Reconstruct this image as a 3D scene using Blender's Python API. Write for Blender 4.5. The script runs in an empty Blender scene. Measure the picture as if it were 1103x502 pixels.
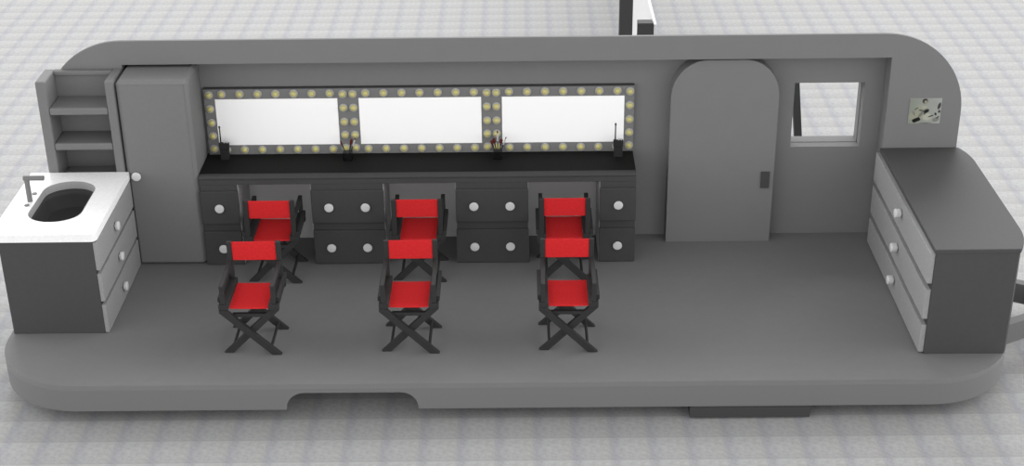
import bpy, bmesh, math
from mathutils import Vector, Matrix
from math import pi, sin, cos, radians as R

# ------------------------------------------------------------------ camera
CY, CZ, GZ = -12.1135, 6.1, -0.34          # camera position, ground height (trailer floor is z = 0)
yaw, pit, rol, F = .006, .4648, -.0116, 1631.36
cam = bpy.data.cameras.new('camera'); co = bpy.data.objects.new('camera', cam)
bpy.context.scene.collection.objects.link(co); bpy.context.scene.camera = co
fw = Vector((-sin(yaw)*cos(pit), cos(yaw)*cos(pit), -sin(pit)))
rt = Vector((cos(yaw), sin(yaw), 0)); up = rt.cross(fw)
r2 = cos(rol)*rt + sin(rol)*up; u2 = -sin(rol)*rt + cos(rol)*up
co.matrix_world = Matrix(((r2.x, u2.x, -fw.x, 0), (r2.y, u2.y, -fw.y, CY), (r2.z, u2.z, -fw.z, CZ), (0, 0, 0, 1)))
cam.sensor_width = 36; cam.lens = F*36/1103; cam.clip_end = 400

# ------------------------------------------------------------------ light
sc = bpy.context.scene
sc.view_settings.view_transform = 'Standard'; sc.view_settings.look = 'None'
sc.view_settings.exposure = .08; sc.view_settings.gamma = 1
try: sc.view_settings.use_curve_mapping = False
except Exception: pass
SKY_BASE, SKY_BACK, SKY_RIGHT, SKY_LEFT, SKY_FRONT = .22, .0, 2.3, 2.0, 1.58
w = bpy.data.worlds.new('overcast_sky'); sc.world = w; w.use_nodes = True
nt = w.node_tree; nt.nodes.clear()
def nn(t, typ, **k):
    n = t.nodes.new(typ)
    for a, b in k.items(): setattr(n, a, b)
    return n
def mth(t, op, a, b=None, c=None):
    n = nn(t, 'ShaderNodeMath', operation=op)
    for i, v in enumerate((a, b, c)):
        if v is None: continue
        if isinstance(v, (int, float)): n.inputs[i].default_value = v
        else: t.links.new(v, n.inputs[i])
    return n.outputs[0]
tc = nn(nt, 'ShaderNodeTexCoord'); sx = nn(nt, 'ShaderNodeSeparateXYZ'); nt.links.new(tc.outputs['Generated'], sx.inputs[0])
back = mth(nt, 'MAXIMUM', sx.outputs[1], 0.0)
front = mth(nt, 'MAXIMUM', mth(nt, 'MULTIPLY', sx.outputs[1], -1.0), 0.0)
right = mth(nt, 'POWER', mth(nt, 'MAXIMUM', sx.outputs[0], 0.0), 2.0)
left = mth(nt, 'POWER', mth(nt, 'MAXIMUM', mth(nt, 'MULTIPLY', sx.outputs[0], -1.0), 0.0), 2.0)
s = mth(nt, 'MULTIPLY_ADD', back, SKY_BACK, SKY_BASE)
s = mth(nt, 'MULTIPLY_ADD', right, SKY_RIGHT, s)
s = mth(nt, 'MULTIPLY_ADD', left, SKY_LEFT, s)
s = mth(nt, 'MULTIPLY_ADD', front, SKY_FRONT, s)
for L_, K_ in (((.80, .46, .38), 4.2), ((-.80, .46, .38), 3.2)):       # two broad bright sky lobes, added to light the floor's outer corners
    dt = nn(nt, 'ShaderNodeVectorMath', operation='DOT_PRODUCT'); nt.links.new(tc.outputs['Generated'], dt.inputs[0]); dt.inputs[1].default_value = L_
    s = mth(nt, 'MULTIPLY_ADD', mth(nt, 'POWER', mth(nt, 'MAXIMUM', dt.outputs['Value'], 0.0), 7.0), K_, s)
s = mth(nt, 'MULTIPLY', s, mth(nt, 'MULTIPLY_ADD', mth(nt, 'MAXIMUM', sx.outputs[2], 0.0), -.55, 1.0))   # dimmer overhead
bg = nn(nt, 'ShaderNodeBackground'); bg.inputs[0].default_value = (1, 1, 1, 1); nt.links.new(s, bg.inputs[1])
wo = nn(nt, 'ShaderNodeOutputWorld'); nt.links.new(bg.outputs[0], wo.inputs[0])
sun = bpy.data.lights.new('sun', 'SUN'); sun.energy = 4.5; sun.angle = R(50)
so = bpy.data.objects.new('sun', sun); sc.collection.objects.link(so)
so.rotation_euler = Vector((0.0, .91, .40)).to_track_quat('Z', 'Y').to_euler()

# ------------------------------------------------------------------ materials
def s2l(c): c = c/255.; return c/12.92 if c <= .04045 else ((c+.055)/1.055)**2.4
def mat(name, col, rough=.75, spec=.15, noise=0.0, nscale=40.0, metal=0.0):
    m = bpy.data.materials.new(name); m.use_nodes = True
    t = m.node_tree; b = t.nodes['Principled BSDF']
    if isinstance(col, (int, float)): col = (col, col, col)
    b.inputs['Base Color'].default_value = (*col, 1)
    b.inputs['Roughness'].default_value = rough; b.inputs['Metallic'].default_value = metal
    if 'Specular IOR Level' in b.inputs: b.inputs['Specular IOR Level'].default_value = spec
    if noise:
        tcn = nn(t, 'ShaderNodeTexCoord')
        nz = nn(t, 'ShaderNodeTexNoise'); nz.inputs['Scale'].default_value = nscale; nz.inputs['Detail'].default_value = 6
        t.links.new(tcn.outputs['Object'], nz.inputs['Vector'])
        mr = nn(t, 'ShaderNodeMapRange'); mr.inputs[1].default_value = .3; mr.inputs[2].default_value = .7
        mr.inputs[3].default_value = 1-noise; mr.inputs[4].default_value = 1+noise
        t.links.new(nz.outputs[0], mr.inputs[0])
        vm = nn(t, 'ShaderNodeVectorMath', operation='SCALE'); vm.inputs[0].default_value = col
        t.links.new(mr.outputs[0], vm.inputs['Scale']); t.links.new(vm.outputs[0], b.inputs['Base Color'])
    return m
M = dict(
    wall=mat('grey_wall_paint', .175, .8, .1, .015, 8),
    floor=mat('grey_floor_paint', .18, .8, .1, .02, 10),
    skirt=mat('grey_shell_paint', .165, .8, .1),
    unit=mat('grey_cupboard_paint', .17, .75, .1, .02, 30),
    charcoal=mat('charcoal_laminate', .062, .7, .15, .03, 30),
    desk=mat('dark_desk_laminate', .056, .7, .15, .03, 30),
    black=mat('black_desktop', .012, .7, .08, .04, 40),
    drawer=mat('pale_grey_drawer_front', .27, .75, .1, .06, 60),
    pedestal=mat('brightened_pedestal_side', .34, .75, .1, .15, 60),  # lightened to make up for shade under the desk
    white=mat('white_counter', .86, .5, .2, .05, 50),
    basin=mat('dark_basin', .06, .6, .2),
    rim_shade=mat('painted_rim_shade', .36, .6, .1),  # grey stands in for shade on the sink opening's wall
    steel=mat('dull_grey_metal', .16, .55, .3),
    knob=mat('pale_knob', .62, .5, .2),
    knee=mat('brightened_back_panel', .52, .75, .1),  # pale colour makes up for light lost under the desk
    mirror=mat('white_mirror_face', .97, .6, .05),
    bulb=mat('yellow_bulb_glass', (.50, .46, .19), .35, .35),
    socket=mat('pale_socket_ring', .36, .5, .2),
    chair=mat('black_painted_wood', .028, .65, .2, .06, 40),
    red=mat('red_canvas', (.56, .024, .027), .9, .05, .10, 70),
    radio=mat('black_plastic', .018, .6, .2),
    latch=mat('dark_latch', .055, .6, .2),
    bristle=mat('dark_red_bristles', (.09, .02, .016), .9, .05),
    silver=mat('pale_ferrule', .5, .4, .3),
    post=mat('dark_grey_post', .055, .7, .1),
    boardwhite=mat('white_panel_paint', .58, .6, .1),
    rail=mat('grey_hitch_paint', .15, .8, .1),
)
gl = bpy.data.materials.new('thin_clear_plastic'); gl.use_nodes = True
t = gl.node_tree; t.nodes.clear()
gb = nn(t, 'ShaderNodeBsdfGlossy'); gb.inputs['Roughness'].default_value = .2; gb.inputs['Color'].default_value = (.5, .5, .5, 1)
tb = nn(t, 'ShaderNodeBsdfTransparent'); tb.inputs['Color'].default_value = (.72, .72, .72, 1)
fr = nn(t, 'ShaderNodeLayerWeight'); fr.inputs[0].default_value = .35
mx = nn(t, 'ShaderNodeMixShader'); t.links.new(fr.outputs['Facing'], mx.inputs[0]); t.links.new(tb.outputs[0], mx.inputs[1]); t.links.new(gb.outputs[0], mx.inputs[2])
ou = nn(t, 'ShaderNodeOutputMaterial'); t.links.new(mx.outputs[0], ou.inputs[0]); M['clear'] = gl

# ------------------------------------------------------------------ helpers
C = sc.collection
def box(bm, x0, x1, y0, y1, z0, z1):
    v = [bm.verts.new((x, y, z)) for z in (z0, z1) for x, y in ((x0, y0), (x1, y0), (x1, y1), (x0, y1))]
    fs = [bm.faces.new([v[i] for i in q]) for q in ((3, 2, 1, 0), (4, 5, 6, 7), (0, 1, 5, 4), (1, 2, 6, 5), (2, 3, 7, 6), (3, 0, 4, 7))]
    return fs
def prism(bm, pts, axis, a, b):
    """pts: 2-D outline; axis 'y': pts are (x,z); 'z': (x,y); 'x': (y,z)"""
    def mk(p, c): return {'y': (p[0], c, p[1]), 'z': (p[0], p[1], c), 'x': (c, p[0], p[1])}[axis]
    A = [bm.verts.new(mk(p, a)) for p in pts]; B = [bm.verts.new(mk(p, b)) for p in pts]
    n = len(pts); bm.faces.new(A); bm.faces.new(B[::-1])
    for i in range(n): bm.faces.new((A[i], B[i], B[(i+1) % n], A[(i+1) % n]))
def tube(bm, p0, p1, r0, r1=None, n=16):
    r1 = r0 if r1 is None else r1
    p0, p1 = Vector(p0), Vector(p1); d = (p1-p0).normalized()
    a = d.orthogonal().normalized(); b = d.cross(a)
    A = [bm.verts.new(p0+r0*(cos(2*pi*i/n)*a+sin(2*pi*i/n)*b)) for i in range(n)]
    B = [bm.verts.new(p1+r1*(cos(2*pi*i/n)*a+sin(2*pi*i/n)*b)) for i in range(n)]
    bm.faces.new(A[::-1]); bm.faces.new(B)
    for i in range(n): bm.faces.new((A[i], A[(i+1) % n], B[(i+1) % n], B[i]))
def lathe(bm, o, d, prof, n=24):
    """prof: (distance along d, radius)"""
    o, d = Vector(o), Vector(d).normalized(); a = d.orthogonal().normalized(); b = d.cross(a); rings = []
    for h, r in prof:
        if r < 1e-6: rings.append([bm.verts.new(o+h*d)])
        else: rings.append([bm.verts.new(o+h*d+r*(cos(2*pi*i/n)*a+sin(2*pi*i/n)*b)) for i in range(n)])
    for P, Q in zip(rings, rings[1:]):
        for i in range(n):
            j = (i+1) % n
            if len(P) == 1 and len(Q) == 1: continue
            if len(P) == 1: bm.faces.new((P[0], Q[j], Q[i]))
            elif len(Q) == 1: bm.faces.new((P[i], P[j], Q[0]))
            else: bm.faces.new((P[i], P[j], Q[j], Q[i]))
def obj(name, bm, m, parent=None, loc=(0, 0, 0), bevel=0, seg=2, smooth=False, rz=0):
    bmesh.ops.recalc_face_normals(bm, faces=bm.faces)
    if bevel: bmesh.ops.bevel(bm, geom=[e for e in bm.edges if e.calc_face_angle(0) > .6], offset=bevel, segments=seg, profile=.5, affect='EDGES', clamp_overlap=True)
    me = bpy.data.meshes.new(name); bm.to_mesh(me); bm.free()
    me.materials.append(M[m])
    if smooth:
        for p in me.polygons: p.use_smooth = True
        try: me.set_sharp_from_angle(angle=R(35))
        except Exception: pass
    o = bpy.data.objects.new(name, me); C.objects.link(o); o.location = loc; o.rotation_euler = (0, 0, rz)
    if parent is not None: o.parent = parent
    return o
def tag(o, label=None, cat=None, group=None, kind=None):
    if label: o['label'] = label
    if cat: o['category'] = cat
    if group: o['group'] = group
    if kind: o['kind'] = kind
    return o
def thing(name, label, cat, loc=(0, 0, 0), group=None, rz=0):
    o = bpy.data.objects.new(name, None); C.objects.link(o); o.location = loc; o.rotation_euler = (0, 0, rz); o.empty_display_size = .1
    return tag(o, label, cat, group)
def copy_tree(o, parent=None):
    c = o.copy(); C.objects.link(c)
    if parent is not None: c.parent = parent
    for ch in list(o.children): copy_tree(ch, c)
    return c
B = bmesh.new
def knob(parent, p, d, r=.038, L=.034):
    bm = B(); lathe(bm, p, d, [(0, .016), (.008, .016), (.010, r*.94), (.014, r), (L-.006, r), (L-.001, r*.9), (L, r*.8), (L, 0)], 28)
    return obj('knob', bm, 'knob', parent, smooth=True)
def cut(o, boxes):
    """cuts box-shaped (or given bmesh) hollows out of a mesh"""
    for bx in boxes:
        if isinstance(bx, tuple): bm = B(); box(bm, *bx)
        else: bm = bx
        bmesh.ops.recalc_face_normals(bm, faces=bm.faces)
        me = bpy.data.meshes.new('c'); bm.to_mesh(me); bm.free(); k = bpy.data.objects.new('c', me); C.objects.link(k); k.parent = o.parent
        md = o.modifiers.new('b', 'BOOLEAN'); md.object = k; md.operation = 'DIFFERENCE'; md.solver = 'EXACT'
        bpy.context.view_layer.update()
        ev = o.evaluated_get(bpy.context.evaluated_depsgraph_get()); nm = bpy.data.meshes.new_from_object(ev)
        o.modifiers.clear(); o.data = nm
        bpy.data.objects.remove(k)
    for p in o.data.polygons: p.use_smooth = False
    return o

# ------------------------------------------------------------------ setting: ground
XL, XR, YF, YBK, RAD = -4.07, 3.81, -2.4526, .215, .71
k = (CZ-GZ)/6.55; T = .288*k; gx0 = -3.948*k; gy0 = CY+9.8675*k
gm = bpy.data.materials.new('stone_ground_tiles'); gm.use_nodes = True; t = gm.node_tree; pb = t.nodes['Principled BSDF']
pb.inputs['Roughness'].default_value = .9; pb.inputs['Specular IOR Level'].default_value = .05
g = nn(t, 'ShaderNodeNewGeometry'); sub = nn(t, 'ShaderNodeVectorMath', operation='SUBTRACT'); sub.inputs[1].default_value = (gx0, gy0, 0)
t.links.new(g.outputs['Position'], sub.inputs[0])
dv = nn(t, 'ShaderNodeVectorMath', operation='DIVIDE'); dv.inputs[1].default_value = (T, T, 1); t.links.new(sub.outputs[0], dv.inputs[0])
fc = nn(t, 'ShaderNodeVectorMath', operation='FRACTION'); t.links.new(dv.outputs[0], fc.inputs[0])
sp = nn(t, 'ShaderNodeSeparateXYZ'); t.links.new(fc.outputs[0], sp.inputs[0])
n1 = nn(t, 'ShaderNodeTexNoise'); n1.inputs['Scale'].default_value = 8; n1.inputs['Detail'].default_value = 8; n1.inputs['Roughness'].default_value = .65
cm = nn(t, 'ShaderNodeCombineXYZ'); t.links.new(sp.outputs[0], cm.inputs[0]); t.links.new(sp.outputs[1], cm.inputs[1]); t.links.new(cm.outputs[0], n1.inputs['Vector'])
def ramp(fac, stops):
    n = nn(t, 'ShaderNodeValToRGB'); n.color_ramp.interpolation = 'LINEAR'
    e = n.color_ramp.elements
    while len(e) < len(stops): e.new(.5)
    for i, (p, c) in enumerate(stops): e[i].position = p; e[i].color = (*c, 1)
    t.links.new(fac, n.inputs[0]); return n.outputs[0]
ru = ramp(sp.outputs[0], [(0, (.87, .875, .90)), (.10, (.85, .857, .90)), (.35, (.95, .95, .96)), (.75, (.96, .957, .95)), (.97, (.965, .955, .94)), (1, (.92, .92, .92))])
rv = ramp(sp.outputs[1], [(0, (.86, .86, .86)), (.1, (.90, .90, .90)), (.45, (.95, .95, .95)), (.8, (1, 1, 1)), (.97, (1.0, 1.0, 1.0)), (1, (.93, .93, .93))])
rn = ramp(n1.outputs[0], [(.28, (.76, .76, .76)), (.5, (.90, .90, .90)), (.72, (1.02, 1.02, 1.02))])
def vmul(a, b):
    n = nn(t, 'ShaderNodeVectorMath', operation='MULTIPLY'); t.links.new(a, n.inputs[0])
    if isinstance(b, tuple): n.inputs[1].default_value = b
    else: t.links.new(b, n.inputs[1])
    return n.outputs[0]
t.links.new(vmul(vmul(vmul(ru, rv), rn), (.435, .435, .435)), pb.inputs['Base Color'])
M['ground'] = gm
bm = B(); box(bm, -60, 60, -20, 90, GZ-.1, GZ)
tag(obj('ground', bm, 'ground'), kind='structure')

# ------------------------------------------------------------------ setting: trailer shell
def arc(cx, cy, r, a0, a1, n=20): return [(cx+r*cos(R(a0+(a1-a0)*i/n)), cy+r*sin(R(a0+(a1-a0)*i/n))) for i in range(n+1)]
def plan(o=0.0):
    r = RAD-o
    return arc(XL+RAD, YF+RAD, r, 180, 270)+arc(XR-RAD, YF+RAD, r, 270, 360)+arc(XR-RAD, YBK-RAD, r, 0, 90)+arc(XL+RAD, YBK-RAD, r, 90, 180)
bm = B(); prism(bm, plan(), 'z', -.045, 0)
tag(obj('floor', bm, 'floor'), kind='structure')
# skirt: the outer shell cut off at floor level, with a wheel arch in the front side
bm = B(); po, pi_ = plan(), plan(.03); n = len(po)
vo = [[bm.verts.new((*p, z)) for p in ring] for ring, z in ((po, -.0455), (po, -.226), (pi_, -.226), (pi_, -.0455))]
for a in range(4):
    for i in range(n): bm.faces.new((vo[a][i], vo[a][(i+1) % n], vo[(a+1) % 4][(i+1) % n], vo[(a+1) % 4][i]))
sk = obj('trim_1', bm, 'skirt')
ar = [(-1.78, -.3)]+[(-1.64-.14*cos(R(a)), -.218+.14*sin(R(a))) for a in range(0, 91, 9)]+[(-.915+.135*sin(R(a)), -.218+.14*cos(R(a))) for a in range(0, 91, 9)]+[(-.78, -.3)]
cb = B(); prism(cb, ar, 'y', YF-.1, YF+.1)
cut(sk, [cb]); tag(sk, kind='structure')
for p in sk.data.polygons: p.use_smooth = True
try: sk.data.set_sharp_from_angle(angle=R(30))
except Exception: pass
# back wall: thick, its upper corners rounded, following the rounded plan
YN = -.188
def halfx(y):                                   # plan extent at depth y
    d = y-(YBK-RAD); e = math.sqrt(max(RAD*RAD-d*d, 0)) if d > 0 else RAD
    return XL+RAD-e, XR-RAD+e
def elev(y):
    l, r = halfx(y); a = .70; ztop = 1.93
    return [(l, .001)]+[(l+a-a*cos(R(q)), ztop-a+a*sin(R(q))) for q in range(0, 91, 5)]+[(r-a+a*sin(R(q)), ztop-a+a*cos(R(q))) for q in range(0, 91, 5)]+[(r, .001)]
bm = B(); prism(bm, elev(YN), 'y', YN, YN+.03)
wb = obj('wall_back', bm, 'wall')
bm = B(); box(bm, -3.36, 3.15, YN+.02, .235, .001, 1.742)
k_ = obj('u', bm, 'wall'); md = wb.modifiers.new('b', 'BOOLEAN'); md.object = k_; md.operation = 'UNION'; md.solver = 'EXACT'
bpy.context.view_layer.update(); wb.data = bpy.data.meshes.new_from_object(wb.evaluated_get(bpy.context.evaluated_depsgraph_get())); wb.modifiers.clear(); wb.data.name = 'wall_back'; bpy.data.objects.remove(k_)
RX0, RX1, RZ = -3.315, 3.11, 1.722
WX0, WX1, WZ0, WZ1 = 2.355, 2.952, .84, 1.432
cut(wb, [(RX0, RX1, -.5, 0, -.2, RZ), (WX0, WX1, -.3, .5, WZ0, WZ1)])
tag(wb, kind='structure')
# window: open hole lined by a slim frame
wf = B(); f0, f1 = .10, .115
box(wf, WX0, WX1, f0, f1, WZ0, WZ0+.004); box(wf, WX0, WX1, f0, f1, WZ1-.004, WZ1)
box(wf, WX0, WX0+.006, f0, f1, WZ0+.004, WZ1-.004); box(wf, WX1-.006, WX1, f0, f1, WZ0+.004, WZ1-.004)
win = obj('window_1', wf, 'wall'); tag(win, kind='structure')
# door: a raised round-topped slab with a latch
bm = B(); X0, X1, ZD, rd = 1.287, 2.201, 1.70, .30
pts = [(X0, .001), (X1, .001)]+[(X1-rd+rd*cos(R(a)), ZD-.34+.34*sin(R(a))) for a in range(0, 91, 6)]+[(X0+rd-rd*sin(R(a)), ZD-.34+.34*cos(R(a))) for a in range(0, 91, 6)]
prism(bm, pts, 'y', -.15, -.0005)
door = obj('door_1', bm, 'wall'); tag(door, kind='structure')
bm = B(); box(bm, 2.091, 2.165, -.166, -.15, .522, .676)
obj('door_latch', bm, 'latch', door, bevel=.004)

# ------------------------------------------------------------------ right cabinet (follows the curved shell)
rc = thing('drawer_cabinet', 'long charcoal drawer cabinet with rounded end along the right side of the trailer', 'cabinet', (3.45, -1.14, 0))
o0 = Vector((3.45, -1.14, 0))
def off(pts): return [(x-o0.x, y-o0.y) for x, y in pts]
def cab_plan(x0, y0, e=0.0):
    c = (XR-RAD, YF+RAD); a0 = math.degrees(math.asin((y0-c[1])/(RAD+e)))
    return [(x0, y0)]+arc(c[0], c[1], RAD+e, a0, 0, 10)+[q for q in arc(XR-RAD, YBK-RAD, RAD+e, 0, 90, 40) if q[1] < YN-.005]+[(XR-RAD+math.sqrt((RAD+e)**2-(YN-.003-YBK+RAD)**2), YN-.003), (x0, YN-.003)]
bm = B(); prism(bm, off(cab_plan(3.10, -2.093)), 'z', .001, .87); obj('body', bm, 'charcoal', rc)
bm = B(); prism(bm, off(cab_plan(3.088, -2.10, .012)), 'z', .8705, .906); obj('worktop', bm, 'charcoal', rc, bevel=.006, seg=2)
for z0, z1 in ((.015, .252), (.306, .558), (.612, .868)):
    bm = B(); box(bm, 3.058-o0.x, 3.0995-o0.x, -2.085-o0.y, -.20-o0.y, z0, z1)
    d = obj('drawer', bm, 'drawer', rc, bevel=.004)
    knob(d, (3.058-o0.x, -1.193-o0.y, (z0+z1)/2+.03), (-1, 0, 0), .037, .058)

# ------------------------------------------------------------------ left sink cabinet, its counter, tap
sl = thing('sink_cabinet', 'charcoal cabinet with three pale grey drawers under the white sink counter', 'cabinet', (-3.68, -1.09, 0)); o1 = Vector((-3.68, -1.09, 0))
bm = B(); bx0, bx1, by0, by1 = -4.045-o1.x, -3.316-o1.x, -1.668-o1.y, -.508-o1.y
# open-topped carcass so the basin hangs inside it
box(bm, bx0, bx1, by0, by0+.02, .001, .819); box(bm, bx0, bx1, by1-.02, by1, .001, .819)
box(bm, bx0, bx0+.02, by0+.02, by1-.02, .001, .819); box(bm, bx1-.02, bx1, by0+.02, by1-.02, .001, .819); box(bm, bx0+.02, bx1-.02, by0+.02, by1-.02, .001, .02)
obj('body', bm, 'charcoal', sl)
for z0, z1 in ((.006, .254), (.286, .532), (.564, .806)):
    bm = B(); box(bm, -3.3155-o1.x, -3.283-o1.x, -1.665-o1.y, -.51-o1.y, z0, z1)
    d = obj('drawer', bm, 'drawer', sl, bevel=.004)
    knob(d, (-3.283-o1.x, -1.12-o1.y, (z0+z1)/2), (1, 0, 0), .037, .036)
st = thing('sink', 'white sink counter with oval basin and grey tap on the left cabinet', 'sink', (-3.69, -1.09, .82)); o2 = Vector((-3.69, -1.09, .82))
bm = B(); crn = .05
pts = arc(-4.105+.02, -1.676+.02, .02, 180, 270, 4)+arc(-3.282-crn, -1.676+crn, crn, 270, 360, 8)+[(-3.282, -.507), (-4.105, -.507)]
prism(bm, [(x-o2.x, y-o2.y) for x, y in pts], 'z', 0, .066)
ct = obj('countertop', bm, 'white', st)
hx, hy, ha, hb = -3.695, -1.07, .215, .385      # stadium-shaped opening
def stad(a, b, n=16): # half width a, half length b, ends a-radius squashed
    s = b-a*.85
    return [(hx+a*cos(R(q)), hy+s+(b-s)*sin(R(q))) for q in [180*i/n for i in range(n+1)]]+[(hx-a*cos(R(q)), hy-s-(b-s)*sin(R(q))) for q in [180*i/n for i in range(n+1)]]
cb = B(); prism(cb, [(x-o2.x, y-o2.y) for x, y in stad(ha, hb)], 'z', -.1, .2); cut(ct, [cb])
bm = B(); rr = []
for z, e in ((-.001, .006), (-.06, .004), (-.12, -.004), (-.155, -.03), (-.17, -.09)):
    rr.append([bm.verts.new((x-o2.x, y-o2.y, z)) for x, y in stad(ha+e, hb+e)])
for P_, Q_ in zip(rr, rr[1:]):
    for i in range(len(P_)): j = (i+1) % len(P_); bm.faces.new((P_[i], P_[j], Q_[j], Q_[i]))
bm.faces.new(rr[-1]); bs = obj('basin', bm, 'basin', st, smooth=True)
md = bs.modifiers.new('s', 'SOLIDIFY'); md.thickness = .006; md.offset = 1
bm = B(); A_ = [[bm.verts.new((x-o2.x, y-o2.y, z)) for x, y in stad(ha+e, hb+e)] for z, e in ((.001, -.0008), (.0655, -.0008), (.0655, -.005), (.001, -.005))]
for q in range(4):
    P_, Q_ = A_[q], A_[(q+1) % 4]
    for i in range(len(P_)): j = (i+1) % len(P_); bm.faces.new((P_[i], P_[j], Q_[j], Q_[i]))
obj('rim_shade_lining', bm, 'rim_shade', bs)  # added lining, shade of the counter's cut edge painted as grey
fx, fy, fz = -3.955-o2.x, -1.066-o2.y, .066
bm = B(); tube(bm, (fx, fy, fz), (fx, fy, fz+.215), .021); 
fa = obj('faucet', bm, 'steel', st, smooth=True)
bm = B(); tube(bm, (fx-.022, fy, fz+.205), (fx+.14, fy, fz+.205), .021); obj('spout', bm, 'steel', fa, smooth=True)
for dy in (-.08, .14):
    bm = B(); lathe(bm, (fx-.004, fy+dy, fz), (0, 0, 1), [(0, .02), (.006, .02), (.009, .016), (.009, 0)]); obj('tap_button', bm, 'steel', st, smooth=True)

# ------------------------------------------------------------------ open shelf and tall cupboard
sh = thing('open_shelf', 'grey open shelf unit with three compartments standing behind the sink', 'shelf', (-3.635, -.35, 0)); ox, oy = -3.635, -.35
sx0, sx1, sy0, sy1 = -3.96-ox, -3.316-ox, -.503-oy, YN-.003-oy
for a, b in ((sx0, sx0+.085), (sx1-.075, sx1)):
    bm = B(); box(bm, a, b, sy0, sy1, .001, 1.694); obj('side_panel', bm, 'unit', sh, bevel=.012)
bm = B(); box(bm, sx0+.0855, sx1-.0755, sy1-.03, sy1, .002, 1.692); obj('back_panel', bm, 'unit', sh)
bm = B(); box(bm, sx0+.0855, sx1-.0755, sy1-.058, sy1-.0305, 1.655, 1.692); obj('top_rail', bm, 'unit', sh, bevel=.008)
for z in (.16, .82, 1.147, 1.462):
    bm = B(); box(bm, sx0+.0855, sx1-.0755, sy0, sy1-.0305, z-.062, z); obj('shelf_board', bm, 'unit', sh, bevel=.012)
fr_ = thing('tall_cupboard', 'tall plain grey cupboard with one round knob beside the open shelf', 'cupboard', (-3.0, -.25, 0))
bm = B(); box(bm, -3.305+3.0, -2.713+3.0, -.503+.25, -.004+.25, .001, 1.694); obj('body', bm, 'unit', fr_, bevel=.028, seg=1)
bm = B(); box(bm, -3.272+3.0, -2.746+3.0, -.507+.25, -.5035+.25, .03, 1.66); dr = obj('door', bm, 'unit', fr_)
knob(dr, (-3.222+3.0, -.507+.25, .85), (0, -1, 0), .039, .03)

# ------------------------------------------------------------------ make-up desk
dk = thing('makeup_desk', 'long dark make-up desk with black top and drawer pedestals below the lit mirrors', 'desk', (-.862, -.27, 0)); dx, dy = -.862, -.27
DX0, DX1, DY0 = -2.706, .982, -.502
bm = B(); box(bm, DX0-dx, DX1-dx, -.455-dy, -.003-dy, .80, .836); obj('desktop', bm, 'black', dk)
bm = B(); prism(bm, [(-.4555-dy, .80), (-.4555-dy, .837), (-.49-dy, .833), (-.510-dy, .818), (-.510-dy, .812), (-.498-dy, .808), (-.498-dy, .80)], 'x', DX0-dx, DX1-dx)
obj('edge_moulding', bm, 'desk', dk)
bm = B(); box(bm, DX0-dx, DX1-dx, DY0-dy, DY0+.03-dy, .755, .7995); obj('apron', bm, 'desk', dk, bevel=.002)
bm = B(); box(bm, DX0-dx, DX1-dx, DY0+.0305-dy, -.003-dy, .775, .7995); obj('subtop', bm, 'desk', dk)
for a, b, kn in ((-2.703, -2.388, (-2.548,)), (-1.766, -1.157, (-1.62, -1.31)), (-.540, .068, (-.39, -.083)), (.680, .981, (.834,))):
    bm = B(); box(bm, a-dx, b-dx, DY0+.0-dy, -.003-dy, .002, .7745 if False else .7545)
    p = obj('pedestal', bm, 'desk', dk)
    # thin cheeks coloured lighter to offset the shade in the knee holes
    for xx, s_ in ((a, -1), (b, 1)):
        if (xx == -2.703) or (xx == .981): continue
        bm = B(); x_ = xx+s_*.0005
        box(bm, min(x_, x_+s_*.006)-dx, max(x_, x_+s_*.006)-dx, DY0+.004-dy, -.004-dy, .003, .754); obj('brightened_cheek', bm, 'pedestal', dk)
    for z0, z1, kz in ((.006, .325, .1664), (.397, .702, .5494)):
        bm = B(); box(bm, a-.004-dx, b+.004-dx, DY0-.022-dy, DY0-.0005-dy, z0, z1); d = obj('drawer', bm, 'desk', dk, bevel=.005)
        for x in kn: knob(d, (x-dx, DY0-.022-dy, kz), (0, -1, 0), .039, .026)

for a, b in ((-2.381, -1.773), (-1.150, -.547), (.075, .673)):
    bm = B(); box(bm, a-dx, b-dx, -.012-dy, -.003-dy, .003, .754); obj('brightened_knee_panel', bm, 'knee', dk)  # added panel, coloured lighter to brighten the shaded back of the opening

# ------------------------------------------------------------------ three bulb-framed mirrors
def make_mirror(w, cx, label):
    t_ = thing('lighted_mirror', label, 'mirror', (cx, 0, .84), 'bulb framed mirrors above the desk')
    return t_
bulb_m = B(); lathe(bulb_m, (0, 0, 0), (0, -1, 0), [(.004, .02)]+[(.010+.024*sin(R(a)), .0275*cos(R(a))) for a in range(0, 90, 12)]+[(.034, 0)], 20)
ring_m = B(); lathe(ring_m, (0, 0, 0), (0, -1, 0), [(0, .037), (.007, .037), (.010, .034), (.010, .026), (.004, .024), (.004, 0)], 24)
b0 = obj('bulb', bulb_m, 'bulb', smooth=True); r0 = obj('socket', ring_m, 'socket', smooth=True); r0.parent = b0
centres = (-2.074, -.846, .377); edges = (-2.69, -1.4605, -.2345, .985)
labs = ('leftmost bulb framed mirror above the desk beside the tall cupboard', 'middle bulb framed mirror above the desk', 'rightmost bulb framed mirror above the desk towards the door')
first = True
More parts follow.
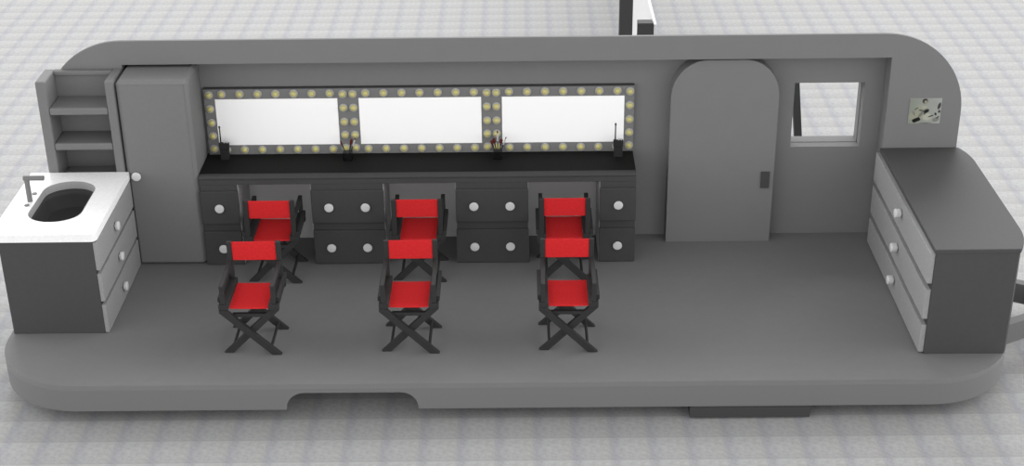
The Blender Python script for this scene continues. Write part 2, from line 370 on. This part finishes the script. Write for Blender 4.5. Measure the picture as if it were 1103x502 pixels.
for i, cx in enumerate(centres):
    t_ = thing('lighted_mirror', labs[i], 'mirror', (cx, 0, .84), 'bulb framed mirrors above the desk')
    bm = B(); e0, e1 = edges[i]-cx+.0004, edges[i+1]-cx-.0004
    box(bm, e0, e1, -.045, -.002, -.0035, .598); obj('frame_board', bm, 'wall', t_)
    bm = B(); box(bm, e0, e1, -.046, -.002, .5985, .606); obj('top_rail', bm, 'latch', t_)  # dark material paints in the shade along the board's top face
    bm = B(); box(bm, -.523, .523, -.049, -.0455, .926-.84, 1.35-.84); obj('mirror_pane', bm, 'mirror', t_)
    pos = [(x_, z_) for x_ in [-.462+.154*q for q in range(7)] for z_ in (1.3965, .8815)]+[(x_, z_) for x_ in (-.571, .571) for z_ in (1.389, 1.263, 1.134, 1.012, .891)]
    for x_, z_ in pos:
        if first: b_ = b0; first = False
        else:
            b_ = b0.copy(); C.objects.link(b_); r_ = r0.copy(); C.objects.link(r_); r_.parent = b_
        b_.parent = t_; b_.location = (x_, -.0455, z_-.84)

# ------------------------------------------------------------------ director's chairs
def make_chair():
    c = thing('director_chair', '-', 'chair', (0, 0, 0), 'red and black folding chairs')
    def leg(s, y0, y1):      # foot on side s, top on the other side
        bm = B(); prism(bm, [(s*.228, .001), (s*.153, .001), (-s*.228, .376), (-s*.228, .40), (-s*.178, .40)] if True else [], 'y', y0, y1)
        obj('leg', bm, 'chair', c, bevel=.002)
    leg(1, -.232, -.195); leg(-1, -.1945, -.158); leg(1, .158, .1945); leg(-1, .195, .232)
    for s_ in (-1, 1):
        a, b = sorted((s_*.153, s_*.228))
        bm = B(); box(bm, a, b, -.232, .232, .4005, .445); obj('seat_rail', bm, 'chair', c, bevel=.004)
        a, b = sorted((s_*.2105, s_*.238))
        bm = B(); box(bm, a, b, -.189, .232, .4455, .487); obj('side_rail', bm, 'chair', c, bevel=.004)
        a, b = sorted((s_*.172, s_*.210))
        bm = B(); box(bm, a, b, .196, .2315, .4455, .766); obj('back_post', bm, 'chair', c, bevel=.004)
        a, b = sorted((s_*.178, s_*.212))
        bm = B(); box(bm, a, b, -.225, -.19, .4455, .5845); obj('front_post', bm, 'chair', c, bevel=.004)
        bm = B(); box(bm, a, b, -.232, .1955, .585, .608); obj('armrest', bm, 'chair', c, bevel=.004)
        bm = B(); tube(bm, (s_*.148, -.158 if s_ < 0 else -.195, .062), (s_*.148, .195 if s_ < 0 else .158, .062), .0115, n=12); obj('stretcher', bm, 'chair', c, smooth=True)
    bm = B(); prism(bm, [(-.15, .335), (.15, .335), (.10, .372), (.05, .392), (-.05, .392), (-.10, .372)], 'y', .02, .04); obj('seat_brace', bm, 'chair', c)
    bm = B(); box(bm, -.135, .135, -.194, -.159, .318, .345); obj('cross_bar', bm, 'chair', c, bevel=.003)
    bm = B(); box(bm, -.135, .135, .159, .194, .318, .345); obj('cross_bar', bm, 'chair', c, bevel=.003)
    # slightly sagging canvas seat and backrest
    bm = B(); n = 12; up_, dn = [], []
    for i in range(n+1):
        x = -.1525+.305*i/n; sag = .003*(1-(2*i/n-1)**2)
        up_.append([bm.verts.new((x, y, .404-sag)) for y in (-.192, -.06, .07, .205)]); dn.append([bm.verts.new((x, y, .393-sag)) for y in (-.192, -.06, .07, .205)])
    for i in range(n):
        for j in range(3):
            bm.faces.new((up_[i][j], up_[i+1][j], up_[i+1][j+1], up_[i][j+1])); bm.faces.new((dn[i][j], dn[i][j+1], dn[i+1][j+1], dn[i+1][j]))
        bm.faces.new((up_[i][0], dn[i][0], dn[i+1][0], up_[i+1][0])); bm.faces.new((up_[i][3], up_[i+1][3], dn[i+1][3], dn[i][3]))
    for i in (0, n):
        for j in range(3): bm.faces.new((up_[i][j], dn[i][j], dn[i][j+1], up_[i][j+1]))
    obj('seat', bm, 'red', c, smooth=True)
    bm = B(); box(bm, -.1715, .1715, .204, .216, .606, .765); obj('backrest', bm, 'red', c, bevel=.003)
    return c
ch0 = make_chair()
spots = [(-2.084, -1.795, 0, 'red and black folding chair, front row left, facing the open side'),
         (-.858, -1.795, 0, 'red and black folding chair, front row middle, facing the open side'),
         (.366, -1.795, 0, 'red and black folding chair, front row right, facing the open side'),
         (-2.072, -.635, pi, 'red and black folding chair, back row, facing the left mirror'),
         (-.850, -.635, pi, 'red and black folding chair, back row, facing the middle mirror'),
         (.370, -.635, pi, 'red and black folding chair, back row, facing the right mirror')]
for i, (x, y, rz, lb) in enumerate(spots):
    c = ch0 if i == 0 else copy_tree(ch0)
    c.location = (x, y, 0); c.rotation_euler = (0, 0, rz); c['label'] = lb

# ------------------------------------------------------------------ things on the desk
ZT = .8365
def radio(x, y, label):
    r = thing('walkie_talkie', label, 'radio', (x, y, ZT), 'walkie talkies on the desk')
    bm = B(); box(bm, -.037, .037, -.02, .02, 0, .095); obj('charger_base', bm, 'radio', r, bevel=.004)
    bm = B(); box(bm, -.042, .042, -.017, .017, .0955, .155); bd = obj('body', bm, 'radio', r, bevel=.004)
    bm = B(); box(bm, -.03, .03, -.0185, -.0175, .088, .091); obj('trim_line', bm, 'steel', bd)
    bm = B(); tube(bm, (-.026, 0, .1545), (-.026, 0, .29), .0065, .005, 12); lathe(bm, (-.026, 0, .29), (0, 0, 1), [(0, .0075), (.018, .0075), (.02, 0)], 12); obj('antenna', bm, 'radio', r, smooth=True)
    for q in (.004, .026):
        bm = B(); tube(bm, (q, 0, .1545), (q, 0, .168), .008, n=14); obj('dial', bm, 'silver', r, smooth=True)
radio(-2.535, -.15, 'black walkie talkie with antenna on the desk beside the tall cupboard')
radio(.848, -.165, 'black walkie talkie with antenna at the right end of the desk')
def cup(x, y, label):
    o = thing('brush_cup', label, 'cup', (x, y, ZT), 'clear brush cups')
    bm = B(); a, h, t_ = .040, .068, .003
    v = lambda s, z: [bm.verts.new((s*p, s*q, z)) for p, q in ((-1, -1), (1, -1), (1, 1), (-1, 1))]
    L = [v(a, .001), v(a, h), v(a-t_, h), v(a-t_, .004)]
    for P_, Q_ in zip(L, L[1:]):
        for i in range(4): j = (i+1) % 4; bm.faces.new((P_[i], P_[j], Q_[j], Q_[i]))
    bm.faces.new(L[0][::-1]); bm.faces.new(L[3])
    obj('cup_wall', bm, 'clear', o)
    bm = B(); box(bm, -.0365, .0365, -.0365, .0365, .0042, .03); obj('dark_lining', bm, 'radio', o)
cup(-1.475, -.17, 'small clear cup holding three brushes, between the left and middle mirrors')
cup(-.185, -.17, 'small clear cup holding five brushes, between the middle and right mirrors')
def brush(bx, by, tx, tz, fat, kind, label):
    bz = .033; p0 = Vector((0, 0, 0)); d = Vector((tx-bx, .012, tz-ZT-bz)); Ln = d.length; d.normalize()
    o = thing('makeup_brush', label, 'brush', (bx, by, ZT+bz), 'make-up brushes in cups')
    bm = B(); lathe(bm, p0, d, [(0, .003), (Ln*.5, .0045), (Ln*.55, .005)], 10); obj('handle', bm, 'radio', o, smooth=True)
    bm = B(); lathe(bm, p0, d, [(Ln*.55, .0055), (Ln*.68 if kind != 'pale' else Ln*.9, .006)], 10); obj('ferrule', bm, 'silver' if kind == 'pale' else 'radio', o, smooth=True)
    s0 = .68 if kind != 'pale' else .9
    bm = B(); lathe(bm, p0, d, [(Ln*s0, .005), (Ln*(s0+.06), fat), (Ln*.93 if s0 < .8 else Ln*.97, fat*1.1), (Ln, fat*.4), (Ln+.001, 0)], 12); obj('bristles', bm, 'bristle', o, smooth=True)
brush(-1.482, -.17, -1.535, 1.006, .006, 'dark', 'thin dark red brush leaning left in the left cup')
brush(-1.470, -.17, -1.436, 1.017, .0115, 'dark', 'thick dark red brush standing in the middle of the left cup')
brush(-1.458, -.165, -1.405, 1.026, .005, 'pale', 'pale stemmed brush leaning right in the left cup')
brush(-.200, -.175, -.242, .997, .009, 'dark', 'dark red brush leaning furthest left in the right cup')
brush(-.192, -.165, -.220, 1.013, .0135, 'dark', 'fat dark red brush just left of the tall one in the right cup')
brush(-.185, -.160, -.187, 1.078, .006, 'pale', 'tallest pale stemmed brush in the right cup')
brush(-.175, -.172, -.152, 1.009, .0125, 'dark', 'thick dark red brush right of the tall one in the right cup')
brush(-.168, -.165, -.112, 1.023, .005, 'pale', 'pale stemmed brush leaning furthest right in the right cup')

# ------------------------------------------------------------------ picture on the right end of the back wall
nx, nz = 56, 46; bm = B(); lay = bm.loops.layers.color.new('print')
PX0, PX1, PZ0, PZ1 = 3.301, 3.569, 1.128, 1.356
def blob(u, v, cu, cv, ru_, rv_, a=0, p=2.0):
    c_, s_ = cos(R(a)), sin(R(a)); x, y = u-cu, v-cv; X, Y = x*c_+y*s_, -x*s_+y*c_
    d = (abs(X/ru_)**p+abs(Y/rv_)**p)**.5
    return max(0.0, min(1.0, (1.12-d)/.35))*.85
def tone(u, v):
    col = [.50+.10*u, .52+.09*u, .48+.11*u]
    def put(m, c, k=1.0):
        for q in range(3): col[q] = col[q]*(1-m*k)+c[q]*m*k
    put(blob(u, v, .38, .62, .20, .16, 25), (.56, .57, .51)); put(blob(u, v, .22, .30, .22, .20, 20), (.57, .57, .50))
    put(blob(u, v, .47, .90, .085, .10), (.10, .10, .10)); put(blob(u, v, .49, .87, .05, .065), (.62, .6, .52))
    put(blob(u, v, .22, .60, .08, .022, 40), (.25, .24, .22)); put(blob(u, v, .40, .52, .11, .03, -15), (.25, .24, .2))
    put(blob(u, v, .54, .50, .10, .07, 40), (.07, .07, .07)); put(blob(u, v, .50, .40, .03, .07, -20), (.1, .1, .1))
    put(blob(u, v, .58, .27, .15, .15, -20), (.66, .66, .60)); put(blob(u, v, .47, .66, .10, .05, 10), (.62, .62, .56)); put(blob(u, v, .38, .38, .05, .16, -30), (.42, .42, .38)); put(blob(u, v, .15, .42, .04, .10, 20), (.45, .45, .40)); put(blob(u, v, .70, .30, .10, .025, 25), (.12, .12, .12))
    put(blob(u, v, .25, .15, .13, .075, 28, 6), (.02, .02, .02)); put(blob(u, v, .93, .70, .05, .14, -10), (.18, .18, .17))
    put(blob(u, v, .95, .48, .04, .06), (.2, .2, .19)); put(blob(u, v, .84, .38, .035, .06, 15), (.1, .1, .1))
    put(blob(u, v, .86, .16, .12, .09, 30), (.45, .45, .43)); put(blob(u, v, .55, .03, .2, .02), (.3, .3, .28))
    put(blob(u, v, .92, .25, .07, .02, 50), (.15, .15, .15)); put(blob(u, v, .78, .8, .10, .12), (.56, .57, .56))
    return col
G = [[bm.verts.new((PX0+(PX1-PX0)*i/nx, -.0062, PZ0+(PZ1-PZ0)*j/nz)) for j in range(nz+1)] for i in range(nx+1)]
for i in range(nx):
    for j in range(nz):
        f = bm.faces.new((G[i][j], G[i+1][j], G[i+1][j+1], G[i][j+1])); c_ = tone((i+.5)/nx, (j+.5)/nz)
        for l in f.loops: l[lay] = (*c_, 1)
me = bpy.data.meshes.new('print_sheet'); 
for v_ in bm.verts: v_.co -= Vector((3.435, 0, 1.242))
bm.to_mesh(me); bm.free()
pm = bpy.data.materials.new('printed_photo'); pm.use_nodes = True; t = pm.node_tree; at = nn(t, 'ShaderNodeVertexColor', layer_name='print')
t.links.new(at.outputs[0], t.nodes['Principled BSDF'].inputs['Base Color']); t.nodes['Principled BSDF'].inputs['Roughness'].default_value = .7; t.nodes['Principled BSDF'].inputs['Specular IOR Level'].default_value = .1
me.materials.append(pm)
pic = thing('wall_picture', 'small pale photograph hung on the wall above the right cabinet', 'picture', (3.435, YN, 1.242))
po_ = bpy.data.objects.new('print', me); C.objects.link(po_); po_.parent = pic
bm = B(); box(bm, PX0-3.435, PX1-3.435, -.006, -.0005, PZ0-1.242, PZ1-1.242); obj('backing', bm, 'silver', pic)

# ------------------------------------------------------------------ step and hitch
ts = thing('entry_step', 'dark grey step bar hanging under the front edge of the trailer', 'step', (1.73, -2.44, -.226))
bm = B(); box(bm, -.455, .455, -.02, .12, -.098, -.012); obj('tread', bm, 'post', ts, bevel=.004)
bm = B(); box(bm, -.455, .455, -.012, .1, -.0115, -.0005); obj('mount', bm, 'post', ts)
hi = thing('trailer_hitch', 'grey A-frame hitch rails at the right end of the trailer', 'hitch', (3.9, -1.1, -.23))
def rail(p, q, w_=.08, z0=-.23, z1=-.05):
    p, q = Vector(p), Vector(q); d = (q-p).normalized(); n_ = Vector((-d.y, d.x))*w_/2
    bm = B(); prism(bm, [(a.x-3.9, a.y+1.1) for a in (p-n_, q-n_, q+n_, p+n_)], 'z', z0+.23, z1+.23); obj('rail', bm, 'rail', hi)
rail((3.74, -1.63), (4.76, -1.07)); rail((3.86, -.66), (4.76, -1.155))
bm = B(); box(bm, 4.77-3.9, 4.95-3.9, -1.19+1.1, -1.03+1.1, 0, .18); obj('coupler', bm, 'rail', hi)

# ------------------------------------------------------------------ things standing behind the trailer
bm = B(); box(bm, -.069, .069, 0, .12, 0, 3.2)
o = obj('dark_post', bm, 'post', loc=(1.14, 3.2, GZ)); tag(o, 'tall dark grey post rising behind the trailer beside the white panel', 'post')
bm = B(); box(bm, -.079, .079, 0, .13, 0, .887-GZ)
o = obj('dark_box', bm, 'post', loc=(1.347, 3.2, GZ), bevel=.004); tag(o, 'dark square cabinet standing behind the trailer in front of the white panel', 'box')
pn = thing('white_panel', 'white upright panel running back from the trailer behind the dark square cabinet', 'panel', (1.45, 3.3, GZ))
bm = B(); box(bm, -.015, .015, -.1, 6.5, 0, .875-GZ); obj('sheet', bm, 'boardwhite', pn, bevel=.003)
bm = B(); za, zb = 0, 1.62; xr_ = lambda z: 2.691+(.445-(z+GZ))*.115-2.65
prism(bm, [(xr_(za)-.07, za), (xr_(za), za), (xr_(zb), zb), (xr_(zb)-.07, zb)], 'y', 0, .07)
o = obj('leaning_post', bm, 'post', loc=(2.65, 1.2, GZ)); tag(o, 'dark grey leaning post seen through the trailer window', 'post')
